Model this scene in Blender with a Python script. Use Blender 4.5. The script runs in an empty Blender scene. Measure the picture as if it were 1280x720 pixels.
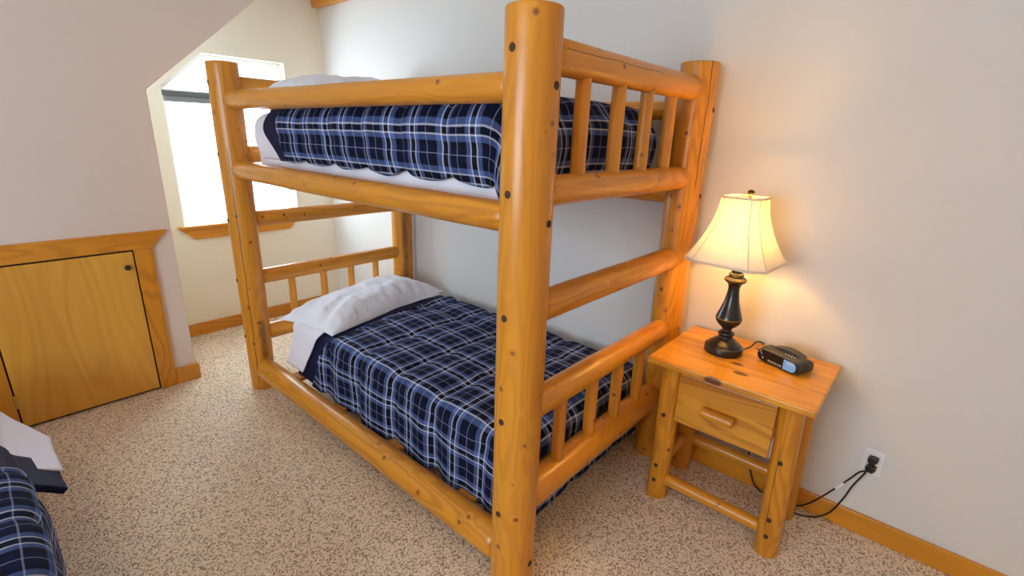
import bpy, bmesh, math, random
from mathutils import Vector, Matrix, noise

PI = math.pi
SC = bpy.context.scene
COL = SC.collection
random.seed(7)

# ------------------------------------------------------------------ camera
F_PX, YAW, PITCH, ROLL = 609.83, 2.2836, -0.3052, 0.0342
CAM = Vector((3.9863, -2.1922, 1.5193))
fw = Vector((math.cos(YAW)*math.cos(PITCH), math.sin(YAW)*math.cos(PITCH), math.sin(PITCH)))
rt = Vector((math.sin(YAW), -math.cos(YAW), 0)); up = rt.cross(fw)
cr, sr = math.cos(ROLL), math.sin(ROLL)
r2 = cr*rt + sr*up; u2 = -sr*rt + cr*up
cd = bpy.data.cameras.new('camera'); cam = bpy.data.objects.new('camera', cd); COL.objects.link(cam)
cam.matrix_world = Matrix.Translation(CAM) @ Matrix((r2, u2, -fw)).transposed().to_4x4()
cd.sensor_fit = 'HORIZONTAL'; cd.sensor_width = 36; cd.lens = F_PX/1280*36; cd.clip_start = .02
SC.camera = cam

# ------------------------------------------------------------------ light, exposure
SKY_COLOR = (0.70, 0.86, 1.0); SKY_STRENGTH = 10.5
LAMP_WATTS = 6.5; LAMP_COLOR = (1.0, 0.53, 0.09)
CEILING_WATTS = 13.0; CEILING_COLOR = (1.0, 0.54, 0.18)
SC.view_settings.view_transform = 'Standard'; SC.view_settings.look = 'None'
SC.view_settings.gamma = 1; SC.view_settings.use_curve_mapping = False
SC.view_settings.exposure = 0.47
wd = bpy.data.worlds.new('sky'); SC.world = wd; wd.use_nodes = True
wb = wd.node_tree.nodes['Background']; wb.inputs[0].default_value = (*SKY_COLOR, 1); wb.inputs[1].default_value = SKY_STRENGTH
SC.cycles.use_denoising = True
SC.cycles.sample_clamp_indirect = 8
SC.cycles.max_bounces = 12; SC.cycles.diffuse_bounces = 7; SC.cycles.transparent_max_bounces = 12

def portal(name, loc, rot, sx, sy):
    l = bpy.data.lights.new(name, 'AREA'); l.shape = 'RECTANGLE'; l.size = sx; l.size_y = sy
    l.cycles.is_portal = True
    o = bpy.data.objects.new(name, l); COL.objects.link(o); o.location = loc; o.rotation_euler = rot
    return o

# ------------------------------------------------------------------ node helpers
class NT:
    def __init__(s, name):
        s.m = bpy.data.materials.new(name); s.m.use_nodes = True
        s.t = s.m.node_tree; s.b = s.t.nodes['Principled BSDF']; s.out = s.t.nodes['Material Output']
    def n(s, typ, **kw):
        x = s.t.nodes.new(typ)
        for k, v in kw.items(): setattr(x, k, v)
        return x
    def l(s, a, b): s.t.links.new(a, b)
    def sock(s, x, inp):
        if isinstance(x, (int, float)): inp.default_value = x
        elif isinstance(x, tuple): inp.default_value = x if len(x) == len(inp.default_value) else (*x, 1)
        else: s.l(x, inp)
    def math(s, op, a, b=None, c=None, clamp=False):
        x = s.n('ShaderNodeMath', operation=op, use_clamp=clamp)
        for i, v in enumerate((a, b, c)):
            if v is not None: s.sock(v, x.inputs[i])
        return x.outputs[0]
    def vmath(s, op, a, b=None, out=0):
        x = s.n('ShaderNodeVectorMath', operation=op)
        s.sock(a, x.inputs[0])
        if b is not None:
            s.sock(b, x.inputs[1])
        return x.outputs[out]
    def mix(s, f, a, b, mode='MIX'):
        x = s.n('ShaderNodeMix', data_type='RGBA', blend_type=mode)
        s.sock(f, x.inputs[0]); s.sock(a, x.inputs[6]); s.sock(b, x.inputs[7])
        return x.outputs[2]
    def noise(s, vec, scale, detail=2, rough=.5, dist=0):
        x = s.n('ShaderNodeTexNoise'); s.l(vec, x.inputs['Vector'])
        x.inputs['Scale'].default_value = scale; x.inputs['Detail'].default_value = detail
        x.inputs['Roughness'].default_value = rough; x.inputs['Distortion'].default_value = dist
        return x.outputs['Fac']
    def step(s, v, lo, hi):   # smooth ramp 0..1
        x = s.n('ShaderNodeMapRange', interpolation_type='SMOOTHSTEP'); s.sock(v, x.inputs[0])
        s.sock(lo, x.inputs[1]); s.sock(hi, x.inputs[2])
        return x.outputs[0]
    def scale(s, vec, sv): return s.vmath('MULTIPLY', vec, sv)
    def bump(s, h, strength, dist=.01):
        x = s.n('ShaderNodeBump'); x.inputs['Strength'].default_value = strength; x.inputs['Distance'].default_value = dist
        s.l(h, x.inputs['Height']); s.l(x.outputs[0], s.b.inputs['Normal'])
    def set(s, **kw):
        for k, v in kw.items(): s.sock(v, s.b.inputs[k.replace('_', ' ')])
        return s

def plain(name, col, rough=.5, metal=0, var=.06, nscale=40, bump=0.0, coat=0):
    t = NT(name); tc = t.n('ShaderNodeTexCoord').outputs['Object']
    f = t.noise(tc, nscale, 3)
    c2 = tuple(c*(1-var) for c in col); c1 = tuple(min(1, c*(1+var)) for c in col)
    t.set(Base_Color=t.mix(f, c2, c1), Roughness=rough, Metallic=metal)
    t.b.inputs['Coat Weight'].default_value = coat
    if bump: t.bump(f, bump, .004)
    return t.m

def wood(name, axis=2, light=(.67, .28, .018), dark=(.38, .12, .007), knots=12., log=False, plank=0, rough=.34, grain=1.0, spots=(), amt=.5):
    t = NT(name)
    tc = t.n('ShaderNodeTexCoord').outputs['Object']
    rnd = t.n('ShaderNodeObjectInfo').outputs['Random']
    off = t.n('ShaderNodeCombineXYZ'); 
    for i in range(3): t.l(t.math('MULTIPLY', rnd, (37., 53., 71.)[i]), off.inputs[i])
    if plank:
        sep = t.n('ShaderNodeSeparateXYZ'); t.l(tc, sep.inputs[0])
        pa = [a for a in (1, 2, 0) if a != axis][0] if plank > 0 else [a for a in (2, 1, 0) if a != axis][0]
        pid = t.math('FLOOR', t.math('DIVIDE', t.math('ADD', sep.outputs[pa], 10.013), abs(plank)))
        wn = t.n('ShaderNodeTexWhiteNoise', noise_dimensions='1D'); t.l(pid, wn.inputs['W'])
        pr = wn.outputs['Value']
        c3 = t.n('ShaderNodeCombineXYZ')
        for i in range(3): t.l(t.math('MULTIPLY', pr, 9.), c3.inputs[i])
        p = t.vmath('ADD', t.vmath('ADD', tc, off.outputs[0]), c3.outputs[0])
    else:
        pr = None; p = t.vmath('ADD', tc, off.outputs[0])
    # knots bend the grain round them
    vor = t.n('ShaderNodeTexVoronoi'); t.l(p, vor.inputs['Vector']); vor.inputs['Scale'].default_value = knots
    d = vor.outputs['Distance']
    sv = [6.*grain]*3; sv[axis] = .75*grain
    n1 = t.noise(t.scale(p, tuple(sv)), 1.0, 2.2, .5, .25)
    bend = t.math('MULTIPLY', t.math('SUBTRACT', 1., t.step(d, 0.03, .30)), .045)
    n1 = t.math('ADD', n1, bend)
    band = t.math('SINE', t.math('MULTIPLY', n1, 105.))
    band = t.math('MULTIPLY', t.step(band, -.5, 1.), t.step(t.noise(t.scale(p, tuple(x*.6 for x in sv)), 1., 2), .3, .65))
    fv = [160.]*3; fv[axis] = 3.
    n2 = t.noise(t.scale(p, tuple(fv)), 1., 2)
    n3 = t.step(t.noise(t.scale(p, tuple(x*1.3 for x in sv)), 1., 3, .6), .3, .7)
    c = t.mix(n3, tuple(x*1.08 for x in light), tuple(.78*x+.22*y for x, y in zip(light, dark)))
    c = t.mix(t.math('MULTIPLY', band, amt*.95), c, dark)
    c = t.mix(t.math('MULTIPLY', n2, .24), c, dark)
    if pr is not None:
        c = t.mix(t.math('MULTIPLY', pr, .42), c, dark)
    if not knots: d = t.math('ADD', d, 5.)
    k = t.math('SUBTRACT', 1., t.step(d, .085, .135))
    kc = t.math('SUBTRACT', 1., t.step(d, .03, .095))
    c = t.mix(t.math('MULTIPLY', k, .75), c, (.27, .085, .02))
    c = t.mix(t.math('MULTIPLY', kc, .8), c, (.10, .03, .012))
    if log:
        sp = t.n('ShaderNodeSeparateXYZ'); t.l(tc, sp.inputs[0])
        ang = t.math('ARCTAN2', sp.outputs[1], sp.outputs[0]); z = sp.outputs[2]
        def at(nm):
            a = t.n('ShaderNodeAttribute', attribute_type='OBJECT'); a.attribute_name = nm; return a.outputs['Fac']
        def zin(a, b, soft): return t.math('MULTIPLY', t.step(z, at(a), t.math('ADD', at(a), soft)), t.math('SUBTRACT', 1., t.step(z, t.math('SUBTRACT', at(b), soft), at(b))))
        wob = t.noise(t.scale(tc, (0., 0., 5.)), 1., 3)
        dz = t.math('ABSOLUTE', t.math('SUBTRACT', ang, t.math('ADD', at('crack_angle'), t.math('MULTIPLY', t.math('SUBTRACT', wob, .5), .35))))
        ck = t.math('MULTIPLY', t.math('SUBTRACT', 1., t.step(dz, .015, .042)), zin('crack_low', 'crack_high', .05))
        c = t.mix(t.math('MULTIPLY', ck, .93), c, (.035, .012, .006))
        ds = t.math('ABSOLUTE', t.math('SUBTRACT', ang, at('bark_angle')))
        nb = t.noise(t.scale(p, (30., 30., 14.)), 1., 4, .7)
        bk = t.math('MULTIPLY', t.math('SUBTRACT', 1., t.step(ds, .05, .6)), zin('bark_low', 'bark_high', .06))
        bk = t.step(t.math('MULTIPLY', bk, nb), .14, .58)
        c = t.mix(t.math('MULTIPLY', bk, .75), c, (.15, .05, .016))
    for (sx, sy, sz, ra, rb) in spots:
        q = t.scale(t.vmath('SUBTRACT', tc, (sx, sy, sz)), (1/ra, 1/rb, 1/rb))
        ln = t.vmath('LENGTH', q, out=1)
        c = t.mix(t.math('MULTIPLY', t.math('SUBTRACT', 1., t.step(ln, .9, 1.7)), .35), c, (.55, .15, .02))
        c = t.mix(t.math('MULTIPLY', t.math('SUBTRACT', 1., t.step(ln, .8, 1.1)), .95), c, (.10, .03, .008))
    t.set(Base_Color=c, Roughness=rough)
    t.b.inputs['Coat Weight'].default_value = .16; t.b.inputs['Coat Roughness'].default_value = .18
    t.bump(t.math('ADD', band, n2), .06, .003)
    return t.m

def plaid(name):
    t = NT(name); T = .148
    uv = t.n('ShaderNodeUVMap').outputs[0]
    w = t.n('ShaderNodeTexNoise'); t.l(uv, w.inputs['Vector']); w.inputs['Scale'].default_value = 4
    uv2 = t.vmath('ADD', uv, t.scale(t.vmath('SUBTRACT', w.outputs['Color'], (.5, .5, .5)), (.012, .012, 0.)))
    s = t.n('ShaderNodeSeparateXYZ'); t.l(uv2, s.inputs[0])
    def yarn(v, o):
        ph = t.math('FRACT', t.math('ADD', t.math('DIVIDE', v, T), o))
        d = t.math('MULTIPLY', t.math('ABSOLUTE', t.math('SUBTRACT', ph, .5)), T)      # 0 at band centre, T/2 at the far line
        def line(c0, hw): return t.math('SUBTRACT', 1., t.step(t.math('ABSOLUTE', t.math('SUBTRACT', d, c0)), hw*.75, hw*1.3))
        steel = line(.0245, .0085)
        white = line(.0135, .0027)
        thin = line(T/2, .0016)
        navy = line(T/2, .021)
        c = t.mix(navy, (.003, .004, .012), (.003, .007, .036))
        c = t.mix(steel, c, (.10, .16, .40))
        c = t.mix(t.math('MULTIPLY', thin, .55), c, (.55, .62, .9))
        return t.mix(white, c, (.74, .80, 1.0))
    c = t.mix(.5, yarn(s.outputs[0], 0.), yarn(s.outputs[1], .27))
    tw = t.noise(uv, 260., 2)
    c = t.mix(t.math('MULTIPLY', tw, .25), c, (.005, .006, .02))
    t.set(Base_Color=c, Roughness=.85)
    t.b.inputs['Specular IOR Level'].default_value = .15
    t.bump(t.math('ADD', t.noise(uv, 30., 3), t.math('MULTIPLY', tw, .2)), .25, .01)
    return t.m

def cloth(name, col, rough=.8, cscale=9, bump=.25, trans=0):
    t = NT(name); tc = t.n('ShaderNodeTexCoord').outputs['Object']
    f = t.noise(tc, cscale, 4, .55, .6)
    t.set(Base_Color=t.mix(f, tuple(c*.95 for c in col), col), Roughness=rough)
    t.b.inputs['Specular IOR Level'].default_value = .15
    t.bump(f, bump, .02)
    return t.m

def carpet_mat():
    t = NT('beige_carpet'); tc = t.n('ShaderNodeTexCoord').outputs['Object']
    v = t.n('ShaderNodeTexVoronoi'); t.l(t.vmath('ADD', tc, t.scale(t.n('ShaderNodeTexNoise').outputs['Color'], (.0, .0, .0))), v.inputs['Vector'])
    v.inputs['Scale'].default_value = 175
    sp = t.n('ShaderNodeSeparateColor'); t.l(v.outputs['Color'], sp.inputs[0])
    n2 = t.noise(tc, 120., 3, .6); n3 = t.noise(tc, 2.2, 2)
    c = t.mix(sp.outputs[0], (.87, .70, .51), (.99, .86, .67))
    c = t.mix(t.math('MULTIPLY', t.step(sp.outputs[1], .70, .80), .85), c, (.24, .15, .09))
    c = t.mix(t.math('MULTIPLY', t.step(n2, .50, .62), .6), c, (.50, .36, .24))
    c = t.mix(t.math('MULTIPLY', n3, .2), c, (.60, .46, .33))
    t.set(Base_Color=c, Roughness=.95)
    h = t.math('ADD', t.math('SUBTRACT', 1., v.outputs['Distance']), n2)
    t.bump(h, .6, .006)
    return t.m

def wall_mat(name, col):
    t = NT(name); tc = t.n('ShaderNodeTexCoord').outputs['Object']
    f = t.noise(tc, 90., 3); g = t.noise(tc, 1.4, 3)
    t.set(Base_Color=t.mix(g, tuple(c*.97 for c in col), col), Roughness=.75)
    t.bump(f, .12, .003)
    return t.m

def glass_mat():
    t = NT('window_glass')
    tr = t.n('ShaderNodeBsdfTransparent'); gl = t.n('ShaderNodeBsdfGlossy'); gl.inputs['Roughness'].default_value = .02
    tc = t.n('ShaderNodeTexCoord').outputs['Object']
    f = t.math('MULTIPLY_ADD', t.noise(tc, 2., 2), .02, .03)
    mx = t.n('ShaderNodeMixShader'); t.l(f, mx.inputs[0]); t.l(tr.outputs[0], mx.inputs[1]); t.l(gl.outputs[0], mx.inputs[2])
    t.l(mx.outputs[0], t.out.inputs[0])
    return t.m

def shade_mat():
    t = NT('cream_lampshade_fabric')
    tc = t.n('ShaderNodeTexCoord').outputs['Object']
    f = t.noise(t.scale(tc, (300., 300., 300.)), 1., 2)
    c = t.mix(f, (.86, .82, .74), (.93, .90, .83))
    d = t.n('ShaderNodeBsdfDiffuse'); t.l(c, d.inputs[0])
    tr = t.n('ShaderNodeBsdfTranslucent'); t.l(c, tr.inputs[0])
    mx = t.n('ShaderNodeMixShader'); mx.inputs[0].default_value = .36
    t.l(d.outputs[0], mx.inputs[1]); t.l(tr.outputs[0], mx.inputs[2]); t.l(mx.outputs[0], t.out.inputs[0])
    return t.m

def emit_mat(name, col, st):
    t = NT(name); tc = t.n('ShaderNodeTexCoord').outputs['Object']
    f = t.noise(tc, 5., 1)
    t.set(Base_Color=t.mix(f, col, col), Emission_Color=(*col, 1), Emission_Strength=st)
    return t.m

M = dict(
    log=wood('honey_pine_log', 2, knots=11.5, log=True),
    bx=wood('honey_pine_board_x', 0, knots=6.), by=wood('honey_pine_board_y', 1, knots=6.), bz=wood('honey_pine_board_z', 2, knots=6.),
    top=wood('glued_pine_tabletop', 0, light=(.80, .37, .03), knots=3., plank=.098, grain=.8,
             spots=((.026, -.124, .0125, .027, .015), (-.010, -.048, .0125, .024, .012), (-.035, -.232, .0, .034, .016), (.02, .165, .0125, .028, .012))),
    drawer=wood('glued_pine_drawer_front', 0, light=(.70, .33, .035), amt=.9, knots=2.5, plank=-.045, grain=.8),
    ply=wood('birch_plywood', 2, light=(.70, .37, .05), dark=(.44, .17, .015), knots=0, grain=.45, amt=.25),
    peg=plain('dark_peg_hole', (.05, .02, .01), .7),
    wallw=wall_mat('white_wall_paint', (.685, .67, .65)), wallc=wall_mat('cream_wall_paint', (.84, .80, .67)),
    walldim=wall_mat('white_wall_paint_dim_light', (.70, .62, .565)),  # same white paint; the left wall's dim bounce light is put into the colour
    ceil=wall_mat('white_ceiling_paint', (.85, .84, .81)),
    carpet=carpet_mat(), plaid=plaid('navy_plaid_cotton'),
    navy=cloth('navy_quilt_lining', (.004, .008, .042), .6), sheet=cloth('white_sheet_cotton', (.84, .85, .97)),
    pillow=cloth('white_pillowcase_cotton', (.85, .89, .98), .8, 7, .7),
    vinyl=plain('white_window_vinyl', (.82, .83, .82), .4, var=.02), glass=glass_mat(),
    blind=plain('grey_blind_fabric', (.22, .24, .26), .7), blind2=plain('grey_blind_rail', (.12, .14, .15), .5),
    bronze=plain('oil_rubbed_bronze', (.010, .009, .008), .32, .15, .3, 25, coat=.3), gold=plain('rubbed_gold_edge', (.22, .13, .045), .38, .8, .3, 60),
    shade=shade_mat(), piping=plain('cream_lampshade_trim', (.72, .62, .52), .8), bulb=emit_mat('lit_bulb', (1., .72, .36), 12),
    black=plain('black_plastic', (.012, .012, .013), .35, var=.2), blackg=plain('black_gloss_window', (.008, .008, .01), .12),
    dgrey=plain('dark_grey_plastic', (.045, .042, .04), .5), white=plain('white_plastic', (.8, .8, .82), .35, var=.02),
    ink=plain('white_print', (.75, .75, .78), .5, var=.02), lblue=plain('light_blue_label', (.20, .46, .90), .4),
    brass=plain('brass', (.6, .42, .12), .3, .9), gap=plain('dark_gap', (.02, .014, .01), .9),
    cord=plain('black_cord_rubber', (.01, .01, .01), .45),
)

# ------------------------------------------------------------------ object helpers
def Wm(o):
    m = o.matrix_basis.copy()
    while o.parent: o = o.parent; m = o.matrix_basis @ m
    return m
def tag(o, label=None, cat=None, group=None, kind=None):
    if label: o['label'] = label
    if cat: o['category'] = cat
    if group: o['group'] = group
    if kind: o['kind'] = kind
    return o
def link(name, me, mat, parent=None, W=None, smooth=True):
    o = bpy.data.objects.new(name, me); COL.objects.link(o)
    if mat: me.materials.append(mat)
    W = W or Matrix()
    if parent: o.parent = parent; o.matrix_basis = Wm(parent).inverted() @ W
    else: o.matrix_basis = W
    if smooth: me.polygons.foreach_set('use_smooth', [True]*len(me.polygons))
    return o
def empty(name, loc, rz=0, parent=None):
    o = bpy.data.objects.new(name, None); COL.objects.link(o); o.empty_display_size = .1
    W = Matrix.Translation(loc) @ Matrix.Rotation(rz, 4, 'Z')
    if parent: o.parent = parent; o.matrix_basis = Wm(parent).inverted() @ W
    else: o.matrix_basis = W
    return o
def mesh(name, v, f):
    me = bpy.data.meshes.new(name); me.from_pydata([tuple(p) for p in v], [], f); me.update(); return me
def fixn(me):
    bm = bmesh.new(); bm.from_mesh(me); bmesh.ops.recalc_face_normals(bm, faces=bm.faces); bm.to_mesh(me); bm.free(); return me

def box(name, parent, lo, hi, mat, bev=.003, rz=0, seg=2, W=None):
    lo, hi = Vector(lo), Vector(hi); c = (lo+hi)/2; s = hi-lo
    bm = bmesh.new(); bmesh.ops.create_cube(bm, size=1)
    for v in bm.verts: v.co = Vector((v.co.x*s.x, v.co.y*s.y, v.co.z*s.z))
    if bev: bmesh.ops.bevel(bm, geom=bm.edges[:], offset=min(bev, min(s)*.45), segments=seg, profile=.5, affect='EDGES')
    me = bpy.data.meshes.new(name); bm.to_mesh(me); bm.free()
    WW = Matrix.Translation(c) @ Matrix.Rotation(rz, 4, 'Z')
    if W is not None: WW = W @ WW
    o = link(name, me, mat, parent, WW, smooth=False)
    return o

def prism(name, parent, poly, axis, a, b, mat, bev=0, W=None, holes=None):
    """poly in the two other axes, extruded a..b along axis"""
    def P(p, t):
        if axis == 0: return Vector((t, p[0], p[1]))
        if axis == 1: return Vector((p[0], t, p[1]))
        return Vector((p[0], p[1], t))
    n = len(poly); c = sum((P(p, (a+b)/2) for p in poly), Vector())/n
    v = [P(p, a)-c for p in poly]+[P(p, b)-c for p in poly]
    f = [tuple(range(n)), tuple(range(2*n-1, n-1, -1))]+[(i, i+n, (i+1) % n+n, (i+1) % n) for i in range(n)]
    me = fixn(mesh(name, v, f))
    if bev:
        bm = bmesh.new(); bm.from_mesh(me); bmesh.ops.bevel(bm, geom=bm.edges[:], offset=bev, segments=2, profile=.5, affect='EDGES'); bm.to_mesh(me); bm.free()
    WW = Matrix.Translation(c)
    if W is not None: WW = W @ WW
    return link(name, me, mat, parent, WW, smooth=False)

def wall_holed(name, axis, a, b, outer, hole, mat):
    """flat wall (thickness a..b along axis) with one polygonal hole, both polygons ccw in the other two axes"""
    def P(p, t): return (t, p[0], p[1]) if axis == 0 else (p[0], t, p[1])
    bm = bmesh.new()
    for t in (a, b):
        es = []
        for poly in (outer, hole):
            vs = [bm.verts.new(P(p, t)) for p in poly]
            es += [bm.edges.new((vs[i], vs[(i+1) % len(vs)])) for i in range(len(vs))]
        bmesh.ops.triangle_fill(bm, use_beauty=True, edges=es)
    bm.verts.ensure_lookup_table(); n, m = len(outer), len(hole); k = n+m
    for s, cnt in ((0, n), (n, m)):
        for i in range(cnt):
            j = (i+1) % cnt
            bm.faces.new((bm.verts[s+i], bm.verts[s+j], bm.verts[k+s+j], bm.verts[k+s+i]))
    bmesh.ops.recalc_face_normals(bm, faces=bm.faces)
    me = bpy.data.meshes.new(name); bm.to_mesh(me); bm.free()
    return link(name, me, mat, None, None, smooth=False)

def axis_frame(p0, p1):
    d = (Vector(p1)-Vector(p0)); L = d.length; d /= L
    x = Vector((1, 0, 0)) if abs(d.x) < .9 else Vector((0, 1, 0))
    x = (x-d*x.dot(d)).normalized(); y = d.cross(x)
    return Matrix.Translation(p0) @ Matrix((x, y, d)).transposed().to_4x4(), L

def log(name, parent, p0, p1, r, rnd=(.012, .012), end=(.86, .86), taper=0., wob=.025, mat=None, n=40, seed=None, crack=None, bark=None):
    W, L = axis_frame(p0, p1)
    sd = seed if seed is not None else random.random()*100
    st = max(6, int(L/.03)); prof = []
    e0, e1 = rnd
    for i in range(5): a = i/4*PI/2; prof.append((e0*(1-math.cos(a)), end[0]+(1-end[0])*math.sin(a)))
    for i in range(1, st): prof.append((e0+(L-e0-e1)*i/st, 1))
    for i in range(5): a = (1-i/4)*PI/2; prof.append((L-e1*(1-math.cos(a)), end[1]+(1-end[1])*math.sin(a)))
    v = []; f = []
    for z, k in prof:
        for j in range(n):
            a = 2*PI*j/n
            q = noise.noise(Vector((math.cos(a)*.8+sd, math.sin(a)*.8, z*1.6+sd*3)))
            q2 = noise.noise(Vector((math.cos(a)*2+sd, math.sin(a)*2, z*6+sd)))
            rr = r*k*(1+wob*q*1.6+wob*.3*q2)*(1+taper*(z/L-.5))
            v.append((rr*math.cos(a), rr*math.sin(a), z))
    m = len(prof)
    for i in range(m-1):
        for j in range(n): f.append((i*n+j, i*n+(j+1) % n, (i+1)*n+(j+1) % n, (i+1)*n+j))
    c0 = len(v); v.append((0, 0, 0)); v.append((0, 0, L))
    for j in range(n): f.append((c0, (j+1) % n, j)); f.append((c0+1, (m-1)*n+j, (m-1)*n+(j+1) % n))
    o = link(name, mesh(name, v, f), mat or M['log'], parent, W)
    o['crack_angle'] = 9.0; o['crack_low'] = 0.; o['crack_high'] = 0.; o['bark_angle'] = 9.0; o['bark_low'] = 0.; o['bark_high'] = 0.
    if crack: o['crack_angle'], o['crack_low'], o['crack_high'] = map(float, crack)
    if bark: o['bark_angle'], o['bark_low'], o['bark_high'] = map(float, bark)
    return o

def peg_on(o, parent, p, d, r=.0095):
    from mathutils.bvhtree import BVHTree
    W = Wm(o); Wi = W.inverted(); d = Vector(d).normalized()
    bv = BVHTree.FromPolygons([v.co for v in o.data.vertices], [pl_.vertices[:] for pl_ in o.data.polygons])
    h = bv.ray_cast(Wi @ (Vector(p)+d*.5), (Wi.to_3x3() @ -d).normalized())
    return peg(parent, W @ h[0], d, r)

def peg(parent, p, d, r=.0095):
    d = Vector(d).normalized(); p = Vector(p)
    W, L = axis_frame(p-d*.012, p+d*.002)
    n = 16; v = []; f = []
    for z, k in ((0, 1), (L, 1), (L-.001, .8)):
        for j in range(n): v.append((r*k*math.cos(2*PI*j/n), 1.12*r*k*math.sin(2*PI*j/n), z))
    for i in range(2):
        for j in range(n): f.append((i*n+j, i*n+(j+1) % n, (i+1)*n+(j+1) % n, (i+1)*n+j))
    f.append(tuple(range(2*n, 3*n)))
    return link('peg_hole', fixn(mesh('peg_hole', v, f)), M['peg'], parent, W, smooth=False)

def tube(name, parent, pts, r, mat, n=10, sub=8, W=None):
    P = [Vector(p) for p in pts]; Q = []
    for i in range(len(P)-1):
        a, b, c, d = P[max(i-1, 0)], P[i], P[i+1], P[min(i+2, len(P)-1)]
        for s in range(sub):
            t = s/sub
            Q.append(.5*((2*b)+(c-a)*t+(2*a-5*b+4*c-d)*t*t+(3*b-a-3*c+d)*t**3))
    Q.append(P[-1]); v = []; f = []; ref = Vector((.13, .31, .94))
    for i, q in enumerate(Q):
        d = (Q[min(i+1, len(Q)-1)]-Q[max(i-1, 0)]).normalized()
        x = (ref-d*ref.dot(d)).normalized(); y = d.cross(x); ref = x
        for j in range(n): a = 2*PI*j/n; v.append(q+(x*math.cos(a)+y*math.sin(a))*r)
    for i in range(len(Q)-1):
        for j in range(n): f.append((i*n+j, i*n+(j+1) % n, (i+1)*n+(j+1) % n, (i+1)*n+j))
    f.append(tuple(range(n-1, -1, -1))); f.append(tuple(range((len(Q)-1)*n, len(Q)*n)))
    return link(name, fixn(mesh(name, v, f)), mat, parent, W)

def lathe(name, parent, prof, mat, loc, n=48):
    v = []; f = []
    for r, z in prof:
        for j in range(n): a = 2*PI*j/n; v.append((r*math.cos(a), r*math.sin(a), z))
    for i in range(len(prof)-1):
        for j in range(n): f.append((i*n+j, i*n+(j+1) % n, (i+1)*n+(j+1) % n, (i+1)*n+j))
    f.append(tuple(range(n))); f.append(tuple(range((len(prof)-1)*n, len(prof)*n)))
    o = link(name, fixn(mesh(name, v, f)), mat, parent, Matrix.Translation(loc))
    o.data.set_sharp_from_angle(angle=math.radians(38))
    return o

def smoothpoly(pts, sub=6):
    out = []
    for i in range(len(pts)-1):
        a, b, c, d = [Vector((*pts[max(0, min(len(pts)-1, k))], 0)) for k in (i-1, i, i+1, i+2)]
        for s in range(sub):
            t = s/sub; q = .5*((2*b)+(c-a)*t+(2*a-5*b+4*c-d)*t*t+(3*b-a-3*c+d)*t**3); out.append((max(q.x, .001), q.y))
    out.append(pts[-1]); return out

def drape(name, parent, mat, rect, R, ztop, ua, ub, v0, v1, nu, nv, off=0., flare=.0, curl=0., puff=0., seam=(.29, .36), thick=.02, wr=.004, seed=0., wave=0., W=None, scal=0.):
    """cloth laid over a slab: flat coordinates (u,v) bend over the slab's edges rect=(x0,x1,y0,y1)"""
    x0, x1, y0, y1 = rect
    ix0, ix1, iy0, iy1 = x0+R, x1-R, y0+R, y1-R
    v = []; uvs = []; f = []
    for i in range(nu+1):
        for j in range(nv+1):
            vv = v0+(v1-v0)*j/nv
            if scal:
                us = ua(v0)+(ub(v0)-ua(v0))*i/nu
                ve = v0+scal*(1-abs(math.sin(PI*(us/seam[0]))))+.5*scal*noise.noise(Vector((us*9, seed, 1.)))
                vv = ve+(v1-ve)*j/nv
            u = ua(vv)+(ub(vv)-ua(vv))*i/nu
            cu = min(max(u, ix0), ix1); cv = min(max(vv, iy0), iy1)
            dx, dy = u-cu, vv-cv; r = math.hypot(dx, dy)
            if r > 1e-9: ex, ey = dx/r, dy/r
            else: ex = ey = 0.
            q = R*PI/2
            if r < q: a = r/R; h = R*math.sin(a); dz = R*(1-math.cos(a)); nh, nz = math.sin(a), math.cos(a)
            else:
                s = r-q; h = R+flare*s-curl*s*s; dz = R+s*math.sqrt(max(.2, 1-min(flare, .8)**2)); nh, nz = 1., 0.1
                if wave: h += wave*min(1, s/.12)*math.sin(u*23+seed+2.*math.sin(u*7))
            d = off
            if puff:
                su = abs(((u+.02*noise.noise(Vector((vv*3, u, seed))))/seam[0]+.5) % 1-.5)*seam[0]
                sv = abs((vv/seam[1]+.5) % 1-.5)*seam[1]
                d += puff*(1-math.exp(-(su/.035)**2)) + puff*.5*(1-math.exp(-(sv/.03)**2))
            d += wr*1.5*noise.noise(Vector((u*5+seed, vv*5, seed)))+wr*.8*noise.noise(Vector((u*13+seed, vv*9, seed)))
            v.append((cu+ex*(h+d*nh), cv+ey*(h+d*nh), ztop(u, vv)-dz+d*nz)); uvs.append((u, vv))
    for i in range(nu):
        for j in range(nv): f.append((i*(nv+1)+j, (i+1)*(nv+1)+j, (i+1)*(nv+1)+j+1, i*(nv+1)+j+1))
    me = mesh(name, v, f)
    ul = me.uv_layers.new(name='UVMap')
    for lp in me.loops: ul.data[lp.index].uv = uvs[lp.vertex_index]
    o = link(name, me, mat, parent, W)
    s = o.modifiers.new('thickness', 'SOLIDIFY'); s.thickness = thick; s.offset = -1
    return o

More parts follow.
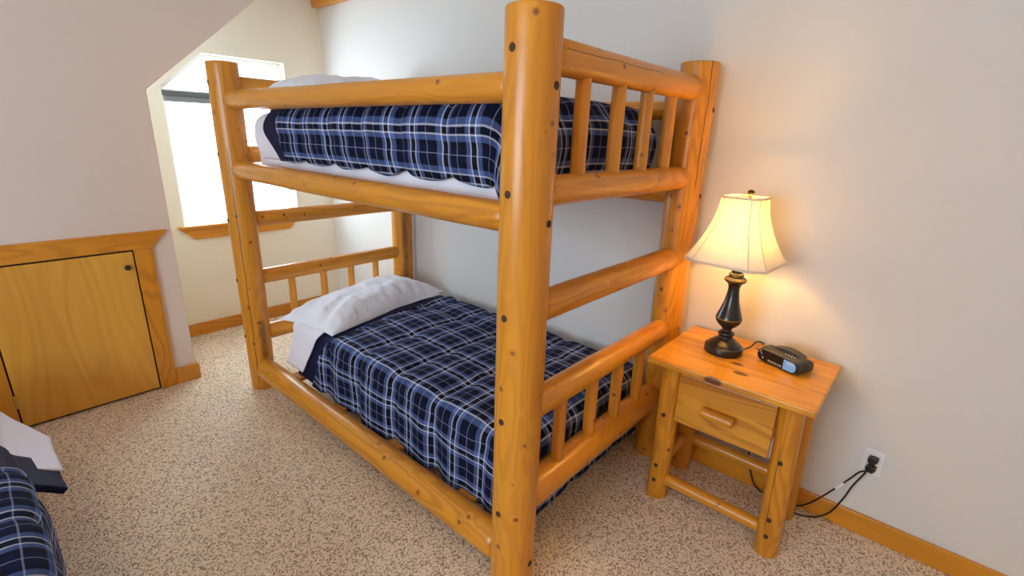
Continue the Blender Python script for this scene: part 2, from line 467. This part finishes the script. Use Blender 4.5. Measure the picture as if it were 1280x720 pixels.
def pillow_mesh(name, parent, mat, c, hx, hy, up_h, dn_h, rz, seed, n=64, tilt=0):
    v = []; f = []
    def pt(a, b, top):
        ea = (1-abs(a)**3.0); eb = (1-abs(b)**3.4)
        t = max(ea, 0)**.62*max(eb, 0)**.62
        x = hx*a*(1-.07*(1-b*b)); y = hy*b*(1-.06*(1-a*a))
        w = 0
        if top:
            k = min(1, 3*t)
            w = .014*k*noise.noise(Vector((x*7+seed, y*4, seed)))+.011*k*noise.noise(Vector((x*13+y*11+seed, y*15-x*6, seed)))
            # creases running in from the near end
            w += -.012*k*math.exp(-((b+.7)/.4)**2)*max(0, math.sin(x*42+y*10+seed))
        z = (up_h*t if top else -dn_h*t)+w
        if top: z += .004
        return (x, y, z)
    for top in (1, 0):
        for i in range(n+1):
            for j in range(n+1): v.append(pt(-1+2*i/n, -1+2*j/n, top))
    N = (n+1)**2
    for i in range(n):
        for j in range(n):
            a = i*(n+1)+j; f.append((a, a+n+1, a+n+2, a+1)); f.append((N+a, N+a+1, N+a+n+2, N+a+n+1))
    for i in range(n):
        for a, b in ((i*(n+1), (i+1)*(n+1)), (i*(n+1)+n, (i+1)*(n+1)+n), (i, i+1), (n*(n+1)+i, n*(n+1)+i+1)): f.append((a, b, N+b, N+a))
    W = Matrix.Translation(c) @ Matrix.Rotation(rz, 4, 'Z') @ Matrix.Rotation(tilt, 4, 'Y')
    return link(name, fixn(mesh(name, v, f)), mat, parent, W)

def text(name, parent, s, size, W, mat, ext=.0004):
    cu = bpy.data.curves.new(name, 'FONT'); cu.body = s; cu.size = size; cu.extrude = ext; cu.align_x = 'CENTER'; cu.align_y = 'CENTER'
    tmp = bpy.data.objects.new(name, cu); COL.objects.link(tmp)
    dg = bpy.context.evaluated_depsgraph_get(); me = bpy.data.meshes.new_from_object(tmp.evaluated_get(dg))
    bpy.data.objects.remove(tmp); me.materials.clear()
    return link(name, me, mat, parent, W, smooth=False)

# ================================================================== room shell
KX, CY, CZ = .72, -1.40, 2.85        # partition plane, opening edge, ceiling
XR, YF = 5.8, -4.4
SL = .866
def S(o, label): o['kind'] = 'structure'; o['label'] = label; return o
S(box('floor', None, (-.1, YF-.1, -.1), (XR+.1, .1, 0), M['carpet'], 0), 'beige flecked cut-pile carpet')
S(box('ceiling', None, (-.1, YF-.1, CZ), (XR+.1, .1, CZ+.1), M['ceil'], 0), 'white ceiling above the frame')
S(box('wall_back', None, (-.12, 0, 0), (XR+.1, .1, CZ), M['wallw'], 0), 'long white wall behind bunk bed and nightstand')
WIN = [(-1.145, .82), (-.32, .82), (-.32, 1.975), (-.88, 1.975), (-1.145, 1.75)]
S(wall_holed('wall_far', 0, -.12, 0, [(CY-.3, 0), (0, 0), (0, CZ), (CY-.3, CZ)], WIN, M['wallc']), 'cream window wall of the alcove')
S(prism('wall_left', None, [(YF, 0), (CY, 0), (CY, 1.68), (CY+(CZ-1.68)/SL, CZ), (YF, CZ)], 0, KX-.1, KX, M['walldim'], .006), 'white wall, dim light put into its pinkish tone, with slanted opening edge, around the low door')
S(box('wall_alcove', None, (0, CY-.1, 0), (KX-.1, CY, 1.68), M['wallc'], 0), 'side wall of the alcove')
S(prism('ceiling_alcove', None, [(CY, 1.68), (CY+(CZ-1.68)/SL, CZ), (CY+(CZ-1.68)/SL-.1, CZ), (CY-.1, 1.68)], 0, 0, KX-.1, M['ceil']), 'slanted ceiling of the alcove')
S(box('wall_right', None, (XR, YF, 0), (XR+.1, 0, CZ), M['wallw'], 0), 'white wall at the right, out of view')
RX0, RX1, RZ0, RZ1 = 2.2, 3.85, .95, 2.15
REAR = [(RX0, RZ0), (RX1, RZ0), (RX1, RZ1), (RX0, RZ1)]
S(wall_holed('wall_front', 1, YF-.1, YF, [(-.1, 0), (XR+.1, 0), (XR+.1, CZ), (-.1, CZ)], REAR, M['wallw']), 'white wall behind the viewpoint with an added window opening')
# unseen rear window, added to let fill daylight into the room
w2 = S(empty('added_window', ((RX0+RX1)/2, YF, RZ0)), 'unseen window added behind the viewpoint for fill daylight')
for x in (RX0, (RX0+RX1)/2-.02, RX1-.04): box('frame_post', w2, (x, YF-.08, RZ0), (x+.04, YF-.03, RZ1), M['vinyl'])
for z in (RZ0, RZ1-.04): box('frame_rail', w2, (RX0, YF-.08, z), (RX1, YF-.03, z+.04), M['vinyl'])
box('pane', w2, (RX0+.02, YF-.06, RZ0+.02), (RX1-.02, YF-.055, RZ1-.02), M['glass'], 0)
portal('added_window_portal', ((RX0+RX1)/2, YF-.11, (RZ0+RZ1)/2), (PI/2, 0, 0), RX1-RX0, RZ1-RZ0)
portal('alcove_window_portal', (-.125, -.73, 1.4), (0, -PI/2, 0), 1.16, .83)

# alcove window: frame, panes
w1 = S(empty('window_1', (0, -.73, .82)), 'bright white-framed window with a slanted upper corner')
def ring(name, poly, wd, x0, x1, mat, parent):
    n = len(poly); c = [Vector(p) for p in poly]; inn = []
    for i in range(n):
        a, b, d = c[i-1], c[i], c[(i+1) % n]
        e1 = (b-a).normalized(); e2 = (d-b).normalized(); n1 = Vector((-e1.y, e1.x)); n2 = Vector((-e2.y, e2.x))
        m = (n1+n2).normalized(); inn.append(b+m*(wd/m.dot(n1)))
    v = [(x0, *p) for p in c]+[(x0, *p) for p in inn]+[(x1, *p) for p in c]+[(x1, *p) for p in inn]; f = []
    for i in range(n):
        j = (i+1) % n
        f += [(i, j, n+j, n+i), (2*n+i, 2*n+j, 3*n+j, 3*n+i), (i, j, 2*n+j, 2*n+i), (n+i, n+j, 3*n+j, 3*n+i)]
    link(name, fixn(mesh(name, v, f)), mat, parent, None, smooth=False)
    return inn
inn = ring('window_frame', WIN, .03, -.115, -.07, M['vinyl'], w1)
prism('pane', w1, [tuple(p) for p in inn], 0, -.097, -.093, M['glass'])
box('meeting_rail', w1, (-.112, -1.13, 1.70), (-.075, -.335, 1.735), M['vinyl'])
sl = tag(empty('window_sill_trim', (0, -.76, .72)), kind='structure'); sl.name = 'trim_1'; sl['label'] = 'pine sill and mitred apron under the alcove window'
box('sill', sl, (-.005, -1.19, .803), (.032, -.325, .822), M['by'], .003)
prism('apron', sl, [(-1.185, .803), (-1.09, .722), (-.40, .722), (-.335, .803)], 0, 0, .018, M['by'], .002)
bl = tag(empty('window_blind', (-.05, -.73, 1.66)), 'grey blind stacked up across the bright alcove window', 'blind')
box('head_rail', bl, (-.068, -1.143, 1.692), (-.03, -.322, 1.724), M['blind2'], .004)
box('folded_fabric', bl, (-.064, -1.125, 1.652), (-.036, -.335, 1.692), M['blind'], .006)

# beams and baseboards
S(box('trim_2', None, (0, -.06, 2.40), (XR, 0, 2.62), M['bx'], .006), 'pine beam high on the long wall')
S(box('baseboard_back', None, (.0, -.016, 0), (XR, 0, .092), M['bx'], .004), 'pine baseboard along the long white wall')
S(box('baseboard_far', None, (0, CY, 0), (.016, -.016, .092), M['by'], .004), 'pine baseboard below the alcove window')
S(box('baseboard_left', None, (KX, -1.512, 0), (KX+.016, CY+.016, .1), M['by'], .004), 'short piece of pine baseboard right of the low door')
S(box('baseboard_alcove', None, (.016, CY, 0), (KX, CY+.016, .1), M['bx'], .004), 'pine baseboard on the alcove side wall')
S(box('baseboard_right', None, (XR-.016, YF, 0), (XR, -.016, .092), M['by'], .004), 'pine baseboard on the right wall, out of view')

# low attic door
d1 = S(empty('door_1', (KX, -1.9, 0)), 'low plywood attic door in a pine casing')
box('door_gap', d1, (KX-.004, -2.20, .004), (KX+.0015, -1.59, .853), M['gap'], 0)
box('door_panel', d1, (KX, -2.187, .016), (KX+.016, -1.603, .842), M['ply'], .002)
prism('top_casing', d1, [(-2.33, .852), (-1.512, .852), (-1.43, .945), (-2.33, .945)], 0, KX, KX+.02, M['by'], .002)
box('side_casing', d1, (KX, -1.596, 0), (KX+.019, -1.512, .851), M['bz'], .002)
box('side_casing', d1, (KX, -2.28, 0), (KX+.019, -2.194, .851), M['bz'], .002)
kn = lathe('door_knob', d1, [(.006, 0), (.006, .012), (.013, .018), (.015, .026), (.012, .032), (.004, .034)], M['black'], (0, 0, 0), 24)
kn.matrix_basis = Wm(d1).inverted() @ Matrix.Translation((KX+.015, -1.64, .763)) @ Matrix.Rotation(PI/2, 4, 'Y')
for z in (.16, .70): box('hinge', d1, (KX+.014, -2.196, z-.035), (KX+.021, -2.182, z+.035), M['brass'], .002)

# ================================================================== log bunk bed
X1, X2, Y1, Y2, HT = 1.101, 3.131, -1.153, -.089, 1.818
G = (1.638, 1.293, .130); HZ = (1.719, 1.368, 1.020, .683, .340)
bed = tag(empty('bunk_bed', ((X1+X2)/2, (Y1+Y2)/2, 0)), 'honey pine log bunk bed standing against the white wall', 'bunk bed')
PR = .0745
pa = log('post', bed, (X2, Y1, 0), (X2, Y1, HT), PR, (.006, .008), (.95, .94), -.02, .02, seed=3.1)
pb = log('post', bed, (X1, Y1, 0), (X1, Y1, HT), .071, (.006, .008), (.95, .94), .12, .03, seed=8.7, crack=(-.72, .02, 1.42), bark=(.05, .16, .48))
pc = log('post', bed, (X2, Y2, 0), (X2, Y2, HT), .0715, (.006, .008), (.95, .94), .06, .03, seed=12.3, crack=(-.55, 1.3, 1.9), bark=(-2.6, .1, .9))
pd = log('post', bed, (X1, Y2, 0), (X1, Y2, HT), .0715, (.006, .008), (.95, .94), .08, .03, seed=17.9, bark=(-.35, .3, 1.2))
def rail(p0, p1, r, e=.028, **k):
    return log('rail', bed, p0, p1, r, (e, e), (.62, .62), k.pop('taper', 0), .04, **k)
i = .052
for y in (Y1, Y2):
    rail((X1+i, y, G[0]), (X2-i, y, G[0]), .0425 if y == Y1 else .04, taper=-.14)
    rail((X1+i, y, G[1]), (X2-i, y, G[1]), .0465, taper=-.08)
    rail((X1+i, y, G[2]), (X2-i, y, G[2]), .059, taper=.04)
for x in (X2, X1):
    rr = (.047, .046, .0485, .0475, .058) if x == X2 else (.04, .044, .043, .044, .05)
    for z, r in zip(HZ, rr):
        k = {}
        if x == X2 and z == HZ[0]: k = dict(crack=(-.32, .0, .62))
        rail((x, Y1+i, z), (x, Y2-i, z), r, **k)
    for za, zb in ((HZ[0], HZ[1]), (HZ[3], HZ[4])):
        for y in (-.918, -.711, -.516, -.325):
            log('spindle', bed, (x, y, zb+.02), (x, y, za-.02), .0235 if x == X2 else .021, (.006, .006), (.8, .8), 0, .03, n=24)
for o, x, y, sy in ((pa, X2, Y1, -1), (pb, X1, Y1, -1), (pc, X2, Y2, 1), (pd, X1, Y2, 1)):
    if sy < 0:
        for z in HZ: peg_on(o, bed, (x-.004, y, z), (0, sy, 0))
    sx = 1 if x == X2 else -1
    for z in G: peg_on(o, bed, (x, y+.006, z), (sx, 0, 0))
for x in (1.42, 1.89, 2.36, 2.83):
    box('slat', bed, (x-.045, Y1+.02, .135), (x+.045, Y2-.02, .155), M['by'], .003)
    box('slat', bed, (x-.045, Y1+.02, 1.27), (x+.045, Y2-.02, 1.288), M['by'], .003)

# ---------------------------------------------------------------- bedding: lower bunk
def mattress(lo, hi, label):
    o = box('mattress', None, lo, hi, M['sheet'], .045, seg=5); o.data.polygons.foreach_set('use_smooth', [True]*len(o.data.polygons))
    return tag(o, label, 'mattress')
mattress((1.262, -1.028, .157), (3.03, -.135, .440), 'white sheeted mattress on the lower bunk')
LR = (-9, 3.043, -1.050, -.115)
def ltop(u, v): return .462-.02*max(0, (u-1.7)/1.3)+.012*math.exp(-((v+.6)/.3)**2)
def skew(a, k=.85, e=-1.03): return lambda v: a - .05*(v+1.03)*1.6 - k*max(0., (e-v))
qv0 = -1.05+.05-.352
lq = tag(drape('quilt', None, M['plaid'], LR, .05, ltop, skew(1.74, .62), lambda v: 3.043+.30, qv0, -.02, 150, 120,
               off=.0, flare=.02, puff=.016, thick=.022, seed=1.3, wave=.007, scal=.02),
         'navy plaid quilt spread flat over the lower bunk', 'quilt')
drape('lining_band', lq, M['navy'], LR, .05, ltop, skew(1.635, .86), skew(1.765, .66), qv0+.02, -.04, 14, 90, off=.006, puff=0, flare=.05, thick=.03, seed=4.4)
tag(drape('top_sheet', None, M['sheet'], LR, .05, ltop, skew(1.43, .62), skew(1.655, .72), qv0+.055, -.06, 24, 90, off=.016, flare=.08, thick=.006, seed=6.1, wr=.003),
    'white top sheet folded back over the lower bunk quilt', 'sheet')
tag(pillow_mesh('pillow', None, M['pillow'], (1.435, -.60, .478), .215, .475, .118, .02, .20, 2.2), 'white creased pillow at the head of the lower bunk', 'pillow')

# ---------------------------------------------------------------- bedding: upper bunk
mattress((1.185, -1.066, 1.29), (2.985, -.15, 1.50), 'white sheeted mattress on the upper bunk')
UR = (1.19, 3.005, -1.098, -.135)
def utop(u, v): return 1.612+.012*math.exp(-((v+.6)/.3)**2)-.012*max(0, (2.-u))
def bul(a, k): return lambda v: a - k*math.exp(-((v+1.165)/.075)**2)
uq = tag(drape('quilt', None, M['plaid'], UR, .085, utop, bul(1.60, .045), lambda v: 3.005+.20, -1.098-.222, .04, 150, 120,
               flare=.10, curl=1.6, puff=.016, seam=(.25, .40), thick=.03, seed=9.2, scal=.022),
         'navy plaid quilt tucked in on the upper bunk', 'quilt')
drape('lining_band', uq, M['navy'], UR, .085, utop, bul(1.50, .095), bul(1.612, .045), -1.098-.215, .03, 14, 90, off=.014, flare=.1, curl=1.6, thick=.035, seed=3.3)
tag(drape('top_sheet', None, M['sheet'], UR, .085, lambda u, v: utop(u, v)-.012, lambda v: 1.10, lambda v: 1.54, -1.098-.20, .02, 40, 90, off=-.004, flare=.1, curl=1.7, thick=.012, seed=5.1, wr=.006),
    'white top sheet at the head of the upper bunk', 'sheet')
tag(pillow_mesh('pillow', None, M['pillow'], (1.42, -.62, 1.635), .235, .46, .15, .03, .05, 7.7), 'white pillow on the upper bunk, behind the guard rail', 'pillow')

# ================================================================== nightstand
NX0, NX1, NY0, NY1 = 3.243, 3.832, -.50, -.03
ns = tag(empty('nightstand', ((NX0+NX1)/2, -.265, 0)), 'small pine log nightstand with one drawer beside the bunk bed', 'nightstand')
box('tabletop', ns, (NX0, NY0, .674), (NX1, NY1, .700), M['top'], .006, seg=3)
LG = {}
for k, (xb, yb, xt, yt) in dict(fl=(3.302, -.362, 3.318, -.392), fr=(3.765, -.368, 3.752, -.40), bl=(3.30, -.09, 3.312, -.10), br=(3.76, -.10, 3.75, -.105)).items():
    cr_ = (2.0, .12, .52) if k == 'fr' else None
    LG[k] = (Vector((xb, yb, 0)), Vector((xt, yt, .674)))
    LG[k+'o'] = log('leg', ns, LG[k][0], LG[k][1], .043, (.004, .002), (.93, 1), -.04, .035, n=32, crack=(-1.75, .12, .52) if k == 'fr' else None)
def on(k, z): a, b = LG[k]; return a.lerp(b, z/.674)
for a, b, z, r in (('fl', 'fr', .098, .026), ('bl', 'br', .170, .027), ('fl', 'bl', .175, .026), ('fr', 'br', .175, .026)):
    A, B = on(a, z), on(b, z); d = (B-A).normalized()
    log('stretcher', ns, A+d*.032, B-d*.032, r, (.012, .012), (.7, .7), 0, .03, n=28)
for a, z in (('fl', .43), ('fl', .175), ('fr', .43), ('fr', .175), ('fr', .098), ('fl', .098)):
    peg_on(LG[a+'o'], ns, on(a, z), (0, -1, 0), .0085)
dr = box('drawer', ns, (3.357, -.428, .425), (3.712, -.406, .640), M['drawer'], .004)
box('drawer_box', dr, (3.372, -.406, .445), (3.70, -.06, .655), M['bx'], .002)
log('handle', dr, (3.466, -.455, .527), (3.586, -.455, .523), .0195, (.006, .006), (.8, .8), 0, .02, n=24)
for x in (3.485, 3.572): log('handle_peg', dr, (x, -.428, .525), (x, -.45, .525), .006, (.001, .001), (1, 1), 0, .01, n=12)

# ================================================================== lamp
LX, LY, LZ = 3.445, -.232, .700
lamp = tag(empty('table_lamp', (LX, LY, LZ)), 'lit bronze table lamp with a flared cream shade', 'lamp')
L0 = (LX, LY, LZ)
lathe('base', lamp, smoothpoly([(.070, 0), (.0735, .004), (.0735, .024), (.071, .030), (.066, .033), (.060, .040), (.042, .054), (.030, .062)])[:-1]
      + smoothpoly([(.030, .062), (.026, .070), (.031, .078), (.030, .086), (.020, .094), (.019, .100), (.021, .106)]), M['bronze'], L0)
col = lathe('column', lamp, smoothpoly([(.021, .106), (.036, .118), (.047, .134), (.050, .146)])[:-1] +
      smoothpoly([(.050, .146), (.047, .158), (.038, .185), (.028, .22), (.0225, .255), (.022, .275), (.027, .29), (.0395, .300)])[:-1] +
      [(.041, .304), (.041, .309), (.036, .314), (.027, .318), (.027, .330), (.020, .334), (.019, .35)], M['bronze'], L0)
for r, z, h in ((.0508, .147, .0045), (.0418, .3065, .005), (.0283, .324, .003)):
    lathe('gilt_ring', lamp, [(r-.004, z-h), (r-.001, z-h*.7), (r, z), (r-.001, z+h*.7), (r-.004, z+h)], M['gold'], L0)
lathe('socket', lamp, [(.017, .345), (.017, .40), (.014, .405)], M['gold'], L0, 24)
bulb = lathe('bulb', lamp, smoothpoly([(.012, .400), (.014, .415), (.026, .445), (.029, .465), (.024, .485), (.010, .496), (.001, .498)], 4), M['bulb'], L0, 24)
for s in (-1, 1):
    tube('harp', lamp, [(LX+s*.018, LY, LZ+.36), (LX+s*.045, LY, LZ+.42), (LX+s*.05, LY, LZ+.50), (LX+s*.03, LY, LZ+.58), (LX+s*.004, LY, LZ+.625)], .002, M['gold'])
lathe('finial', lamp, [(.003, .615), (.003, .628), (.007, .631), (.0125, .638), (.0125, .645), (.008, .651), (.002, .653)], M['bronze'], L0, 24)
# shade: a square with cut corners, flaring down in a bell curve
SR = -.07; NSH = 24
def octo(h, cut):
    a = h-cut
    return [(-a, -h), (a, -h), (h, -a), (h, a), (a, h), (-a, h), (-h, a), (-h, -a)]
def shade_ring(t):      # t=0 at the bottom
    g = (1-t)**1.75
    h = .071+(.153-.071)*g; cut = .022+(.046-.022)*g
    z = .383+(.625-.383)*t
    return [Vector((x, y, z)) for x, y in octo(h, cut)]
Ws = Matrix.Translation((LX-.014, LY-.004, LZ)) @ Matrix.Rotation(SR, 4, 'Z')
v = []; f = []
rows = [shade_ring(k/NSH) for k in range(NSH+1)]
SUBE = 6
def dense(r):
    o = []
    for i in range(8):
        a, b = r[i], r[(i+1) % 8]; nrm = ((a+b)/2); nrm.z = 0
        for s in range(SUBE):
            t = s/SUBE; p = a.lerp(b, t)
            o.append(p-nrm*.014*math.sin(PI*t)*(1 if i % 2 == 0 else 0))
    return o
for r in rows: v += dense(r)
n = 8*SUBE
for k in range(NSH):
    for j in range(n): f.append((k*n+j, k*n+(j+1) % n, (k+1)*n+(j+1) % n, (k+1)*n+j))
shade = link('shade', mesh('shade', v, f), M['shade'], lamp, Ws)
sm = shade.modifiers.new('thickness', 'SOLIDIFY'); sm.thickness = .0012
for k in range(8):
    tube('shade_seam', shade, [rows[q][k]*1. + Vector((rows[q][k].x*.006, rows[q][k].y*.006, 0)) for q in range(0, NSH+1, 3)], .0016, M['piping'], 8, 4, Ws)
for q, r in ((0, .0042), (NSH, .0040)):
    tube('shade_trim', shade, [Vector(p) for p in dense(rows[q])]+[Vector(dense(rows[q])[0])], r, M['piping'], 8, 1, Ws)
for a in (0, 1, 2):
    an = a*2*PI/3
    tube('spider', shade, [Vector((0, 0, .628)), Vector((.073*math.cos(an), .073*math.sin(an), .622))], .0018, M['gold'], 6, 1, Ws)
pl = bpy.data.lights.new('bulb_light', 'POINT'); pl.energy = LAMP_WATTS; pl.color = LAMP_COLOR; pl.shadow_soft_size = .03
po = bpy.data.objects.new('bulb_light', pl); COL.objects.link(po); po.parent = lamp; po.location = (0, 0, .515)

# ================================================================== clock radio
CR = -.384
ck = tag(empty('clock_radio', (3.665, -.185, .700), CR), 'black clock radio with a light blue label on the nightstand', 'clock radio')
ck.scale = (.94, .94, .94); Wc = Wm(ck)
def cbody(name, w, dpt, prof, mat, parent, n=10):
    """prof: list of (y,z) outline seen from the side, extruded along x with rounded ends"""
    v = []; f = []; m = len(prof); cy = sum(p[0] for p in prof)/m; cz = sum(p[1] for p in prof)/m
    st = [(-w/2, .80), (-w/2+.003, .91), (-w/2+.009, .98), (-w/2+.018, 1)]; st = st+[(-x, k) for x, k in reversed(st)]
    for x, k in st:
        for y, z in prof: v.append((x, cy+(y-cy)*k, cz+(z-cz)*k))
    for i in range(len(st)-1):
        for j in range(m): f.append((i*m+j, i*m+(j+1) % m, (i+1)*m+(j+1) % m, (i+1)*m+j))
    f.append(tuple(range(m))); f.append(tuple(range((len(st)-1)*m, len(st)*m)))
    o = link(name, fixn(mesh(name, v, f)), mat, parent, Wc); o.data.set_sharp_from_angle(angle=math.radians(50)); return o
body = cbody('body', .176, .11, [(-.050, .008), (-.044, .002), (.05, .002), (.056, .010), (.054, .034), (.040, .046), (.01, .056), (-.03, .057), (-.048, .054), (-.056, .046), (-.058, .025)], M['dgrey'], ck)
# front face: black window with rounded ends, light blue label at its right
def rrect(x0, x1, z0, z1, r, left, right, n=8):
    p = []
    for cx, cz, a0, on_ in ((x1-r, z0+r, -90, right), (x1-r, z1-r, 0, right), (x0+r, z1-r, 90, left), (x0+r, z0+r, 180, left)):
        if on_:
            for k in range(n+1): a = math.radians(a0+90*k/n); p.append((cx+r*math.cos(a), cz+r*math.sin(a)))
        else:
            p.append((x1 if cx == x1-r else x0, z0 if cz == z0+r else z1))
    return p
prism('front_window', ck, rrect(-.087, .087, .006, .053, .02, True, True), 1, -.062, -.05, M['blackg'], .001, W=Wc)
prism('blue_label', ck, rrect(.030, .083, .009, .050, .018, False, True), 1, -.0635, -.060, M['lblue'], .0003, W=Wc)['label'] = 'light blue front label'
Rf = Matrix.Rotation(PI/2, 4, 'X')
text('label_text', ck, 'SONY', .0115, Wc @ Matrix.Translation((.060, -.0637, .040)) @ Rf, M['ink'])
for x in range(6):
    for z in (.012, .017): box('button_mark', ck, (-.036+x*.0105, -.0632, z), (-.030+x*.0105, -.0615, z+.0018), M['ink'], 0, W=Wc)
for (x, z) in ((-.078, .045), (-.074, .045), (-.080, .037), (-.073, .037), (-.070, .031), (-.063, .020), (-.063, .015)):
    box('print_mark', ck, (x, -.0632, z), (x+.005, -.0615, z+.0016), M['ink'], 0, W=Wc)
prism('snooze_bar', ck, [(-.062, .054)]+[(-.062+.126*q/12, .056+.0125*math.sin(PI*q/12)**.8) for q in range(13)]+[(.064, .054)], 1, -.008, .034, M['dgrey'], .002, W=Wc)
for x in range(5): box('top_button', ck, (-.004+x*.0125, -.028, .0555), (.001+x*.0125, -.0235, .0592), M['ink' if x > 0 else 'gold'], .001, W=Wc)
box('dial_wheel', ck, (.082, -.01, .02), (.0895, .012, .04), M['black'], .003, W=Wc)

# ================================================================== outlet, cords
ou = tag(empty('wall_outlet', (4.005, 0, .332)), 'white wall outlet with two black plugs, near the baseboard', 'outlet')
box('cover_plate', ou, (3.971, -.006, .278), (4.039, 0, .386), M['white'], .003)
for z in (.312, .352): lathe('receptacle', ou, [(.015, 0), (.015, .002), (.013, .0025)], M['vinyl'], (0, 0, 0), 20).matrix_basis = Wm(ou).inverted() @ Matrix.Translation((4.005, -.006, z)) @ Matrix.Rotation(PI/2, 4, 'X')
box('screw', ou, (4.0025, -.0075, .3295), (4.0075, -.005, .3345), M['white'], .001)
def plug(parent, z):
    p = prism('plug', parent, [(3.990, z-.014), (4.012, z-.018), (4.020, z-.004), (4.022, z+.012), (3.992, z+.014), (3.986, z)], 1, -.034, -.009, M['black'], .004)
    return p
lc = tube('power_cord', None, [(LX+.055, LY+.045, LZ+.008), (LX+.075, LY+.10, LZ+.012), (LX+.082, LY+.15, LZ+.02), (LX+.095, LY+.185, LZ+.012), (LX+.10, -.022, LZ-.02), (LX+.11, -.020, .5), (3.57, -.022, .2), (3.62, -.03, .03),
          (3.70, -.035, .008), (3.79, -.03, .012), (3.84, -.028, .05), (3.895, -.024, .135), (3.95, -.024, .235), (3.975, -.03, .285), (4.0, -.035, .305)], .0032, M['cord'])
plug(lc, .313); tag(lc, 'black cord with a white paper tag near the wall outlet, in its lower socket', 'cord')
rc = tube('power_cord', None, [(3.665, -.135, .715), (3.63, -.09, .712), (3.60, -.055, .712), (3.62, -.026, .70), (3.64, -.022, .66), (3.655, -.02, .45), (3.67, -.02, .2), (3.70, -.05, .02), (3.78, -.07, .005),
          (3.85, -.055, .005), (3.91, -.03, .04), (3.945, -.028, .13), (3.965, -.026, .21), (3.99, -.03, .285), (4.003, -.036, .335)], .0034, M['cord'])
plug(rc, .352); tag(rc, 'black cord sagging lowest to the carpet below the wall outlet, untagged', 'cord')
tg = box('cord_tag', lc, (-.022, -.002, -.006), (.022, .002, .006), M['white'], .001)
tg.matrix_basis = Wm(lc).inverted() @ Matrix.Translation((3.925, -.027, .188)) @ Matrix.Rotation(-1.07, 4, 'Y')
tg['label'] = 'white paper tag'

# ================================================================== second bed, cut by the lower left corner of the frame
b2 = tag(empty('single_bed', (1.95, -2.68, 0)), 'low single bed frame under the navy plaid bedding at lower left', 'bed')
for x in (1.15, 2.75):
    for y in (-2.32, -3.05): log('leg', b2, (x, y, 0), (x, y, .2), .045, (.004, .004), (.93, .93), n=24)
for y in (-2.30, -3.06): log('rail', b2, (1.08, y, .17), (2.84, y, .17), .045, n=24)
for x in (1.2, 1.6, 2.0, 2.4, 2.75): box('slat', b2, (x-.04, -3.07, .205), (x+.04, -2.29, .22), M['by'], .003)
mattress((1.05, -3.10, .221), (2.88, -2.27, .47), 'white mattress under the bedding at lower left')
BR = (-9, 2.92, -3.14, -2.225)
def btop(u, v): return .495
bq = tag(drape('quilt', None, M['plaid'], BR, .06, btop, lambda v: 2.01, lambda v: 2.92+.22, -3.14-.2, -2.215+.33, 90, 110, flare=.03, puff=.014, thick=.022, seed=2.9, wave=.008),
         'navy plaid quilt on the bed cut off at lower left', 'quilt')
drape('lining_band', bq, M['navy'], (-9, 2.92, -3.14, -2.25), .06, btop, lambda v: 1.82-.3*max(0, v+2.2), lambda v: 2.03-.3*max(0, v+2.2), -3.10, -2.25+.18, 14, 90, off=.012, flare=.7, thick=.02, seed=1.4)
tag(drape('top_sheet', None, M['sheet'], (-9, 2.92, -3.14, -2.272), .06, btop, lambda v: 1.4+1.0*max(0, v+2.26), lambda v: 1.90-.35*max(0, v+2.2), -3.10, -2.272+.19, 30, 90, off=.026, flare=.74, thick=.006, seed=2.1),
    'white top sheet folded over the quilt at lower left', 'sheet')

# ================================================================== unseen ceiling lamp, added behind the viewpoint for warm light
cl = tag(empty('added_ceiling_lamp', (4.45, -2.95, CZ)), 'round white ceiling lamp, unseen, added behind the viewpoint for warm light', 'lamp')
lathe('base', cl, [(.001, -.03), (.17, -.03), (.175, -.02), (.175, 0), (.001, 0)], M['vinyl'], (4.45, -2.95, CZ))
lathe('diffuser', cl, smoothpoly([(.001, -.105), (.07, -.10), (.13, -.075), (.16, -.03)]), emit_mat('lit_opal_glass', (1., .8, .58), 6), (4.45, -2.95, CZ))
pl = bpy.data.lights.new('added_ceiling_light', 'POINT'); pl.energy = CEILING_WATTS; pl.color = CEILING_COLOR; pl.shadow_soft_size = .12
po = bpy.data.objects.new('added_ceiling_light', pl); COL.objects.link(po); po.parent = cl; po.location = (0, 0, -.25)
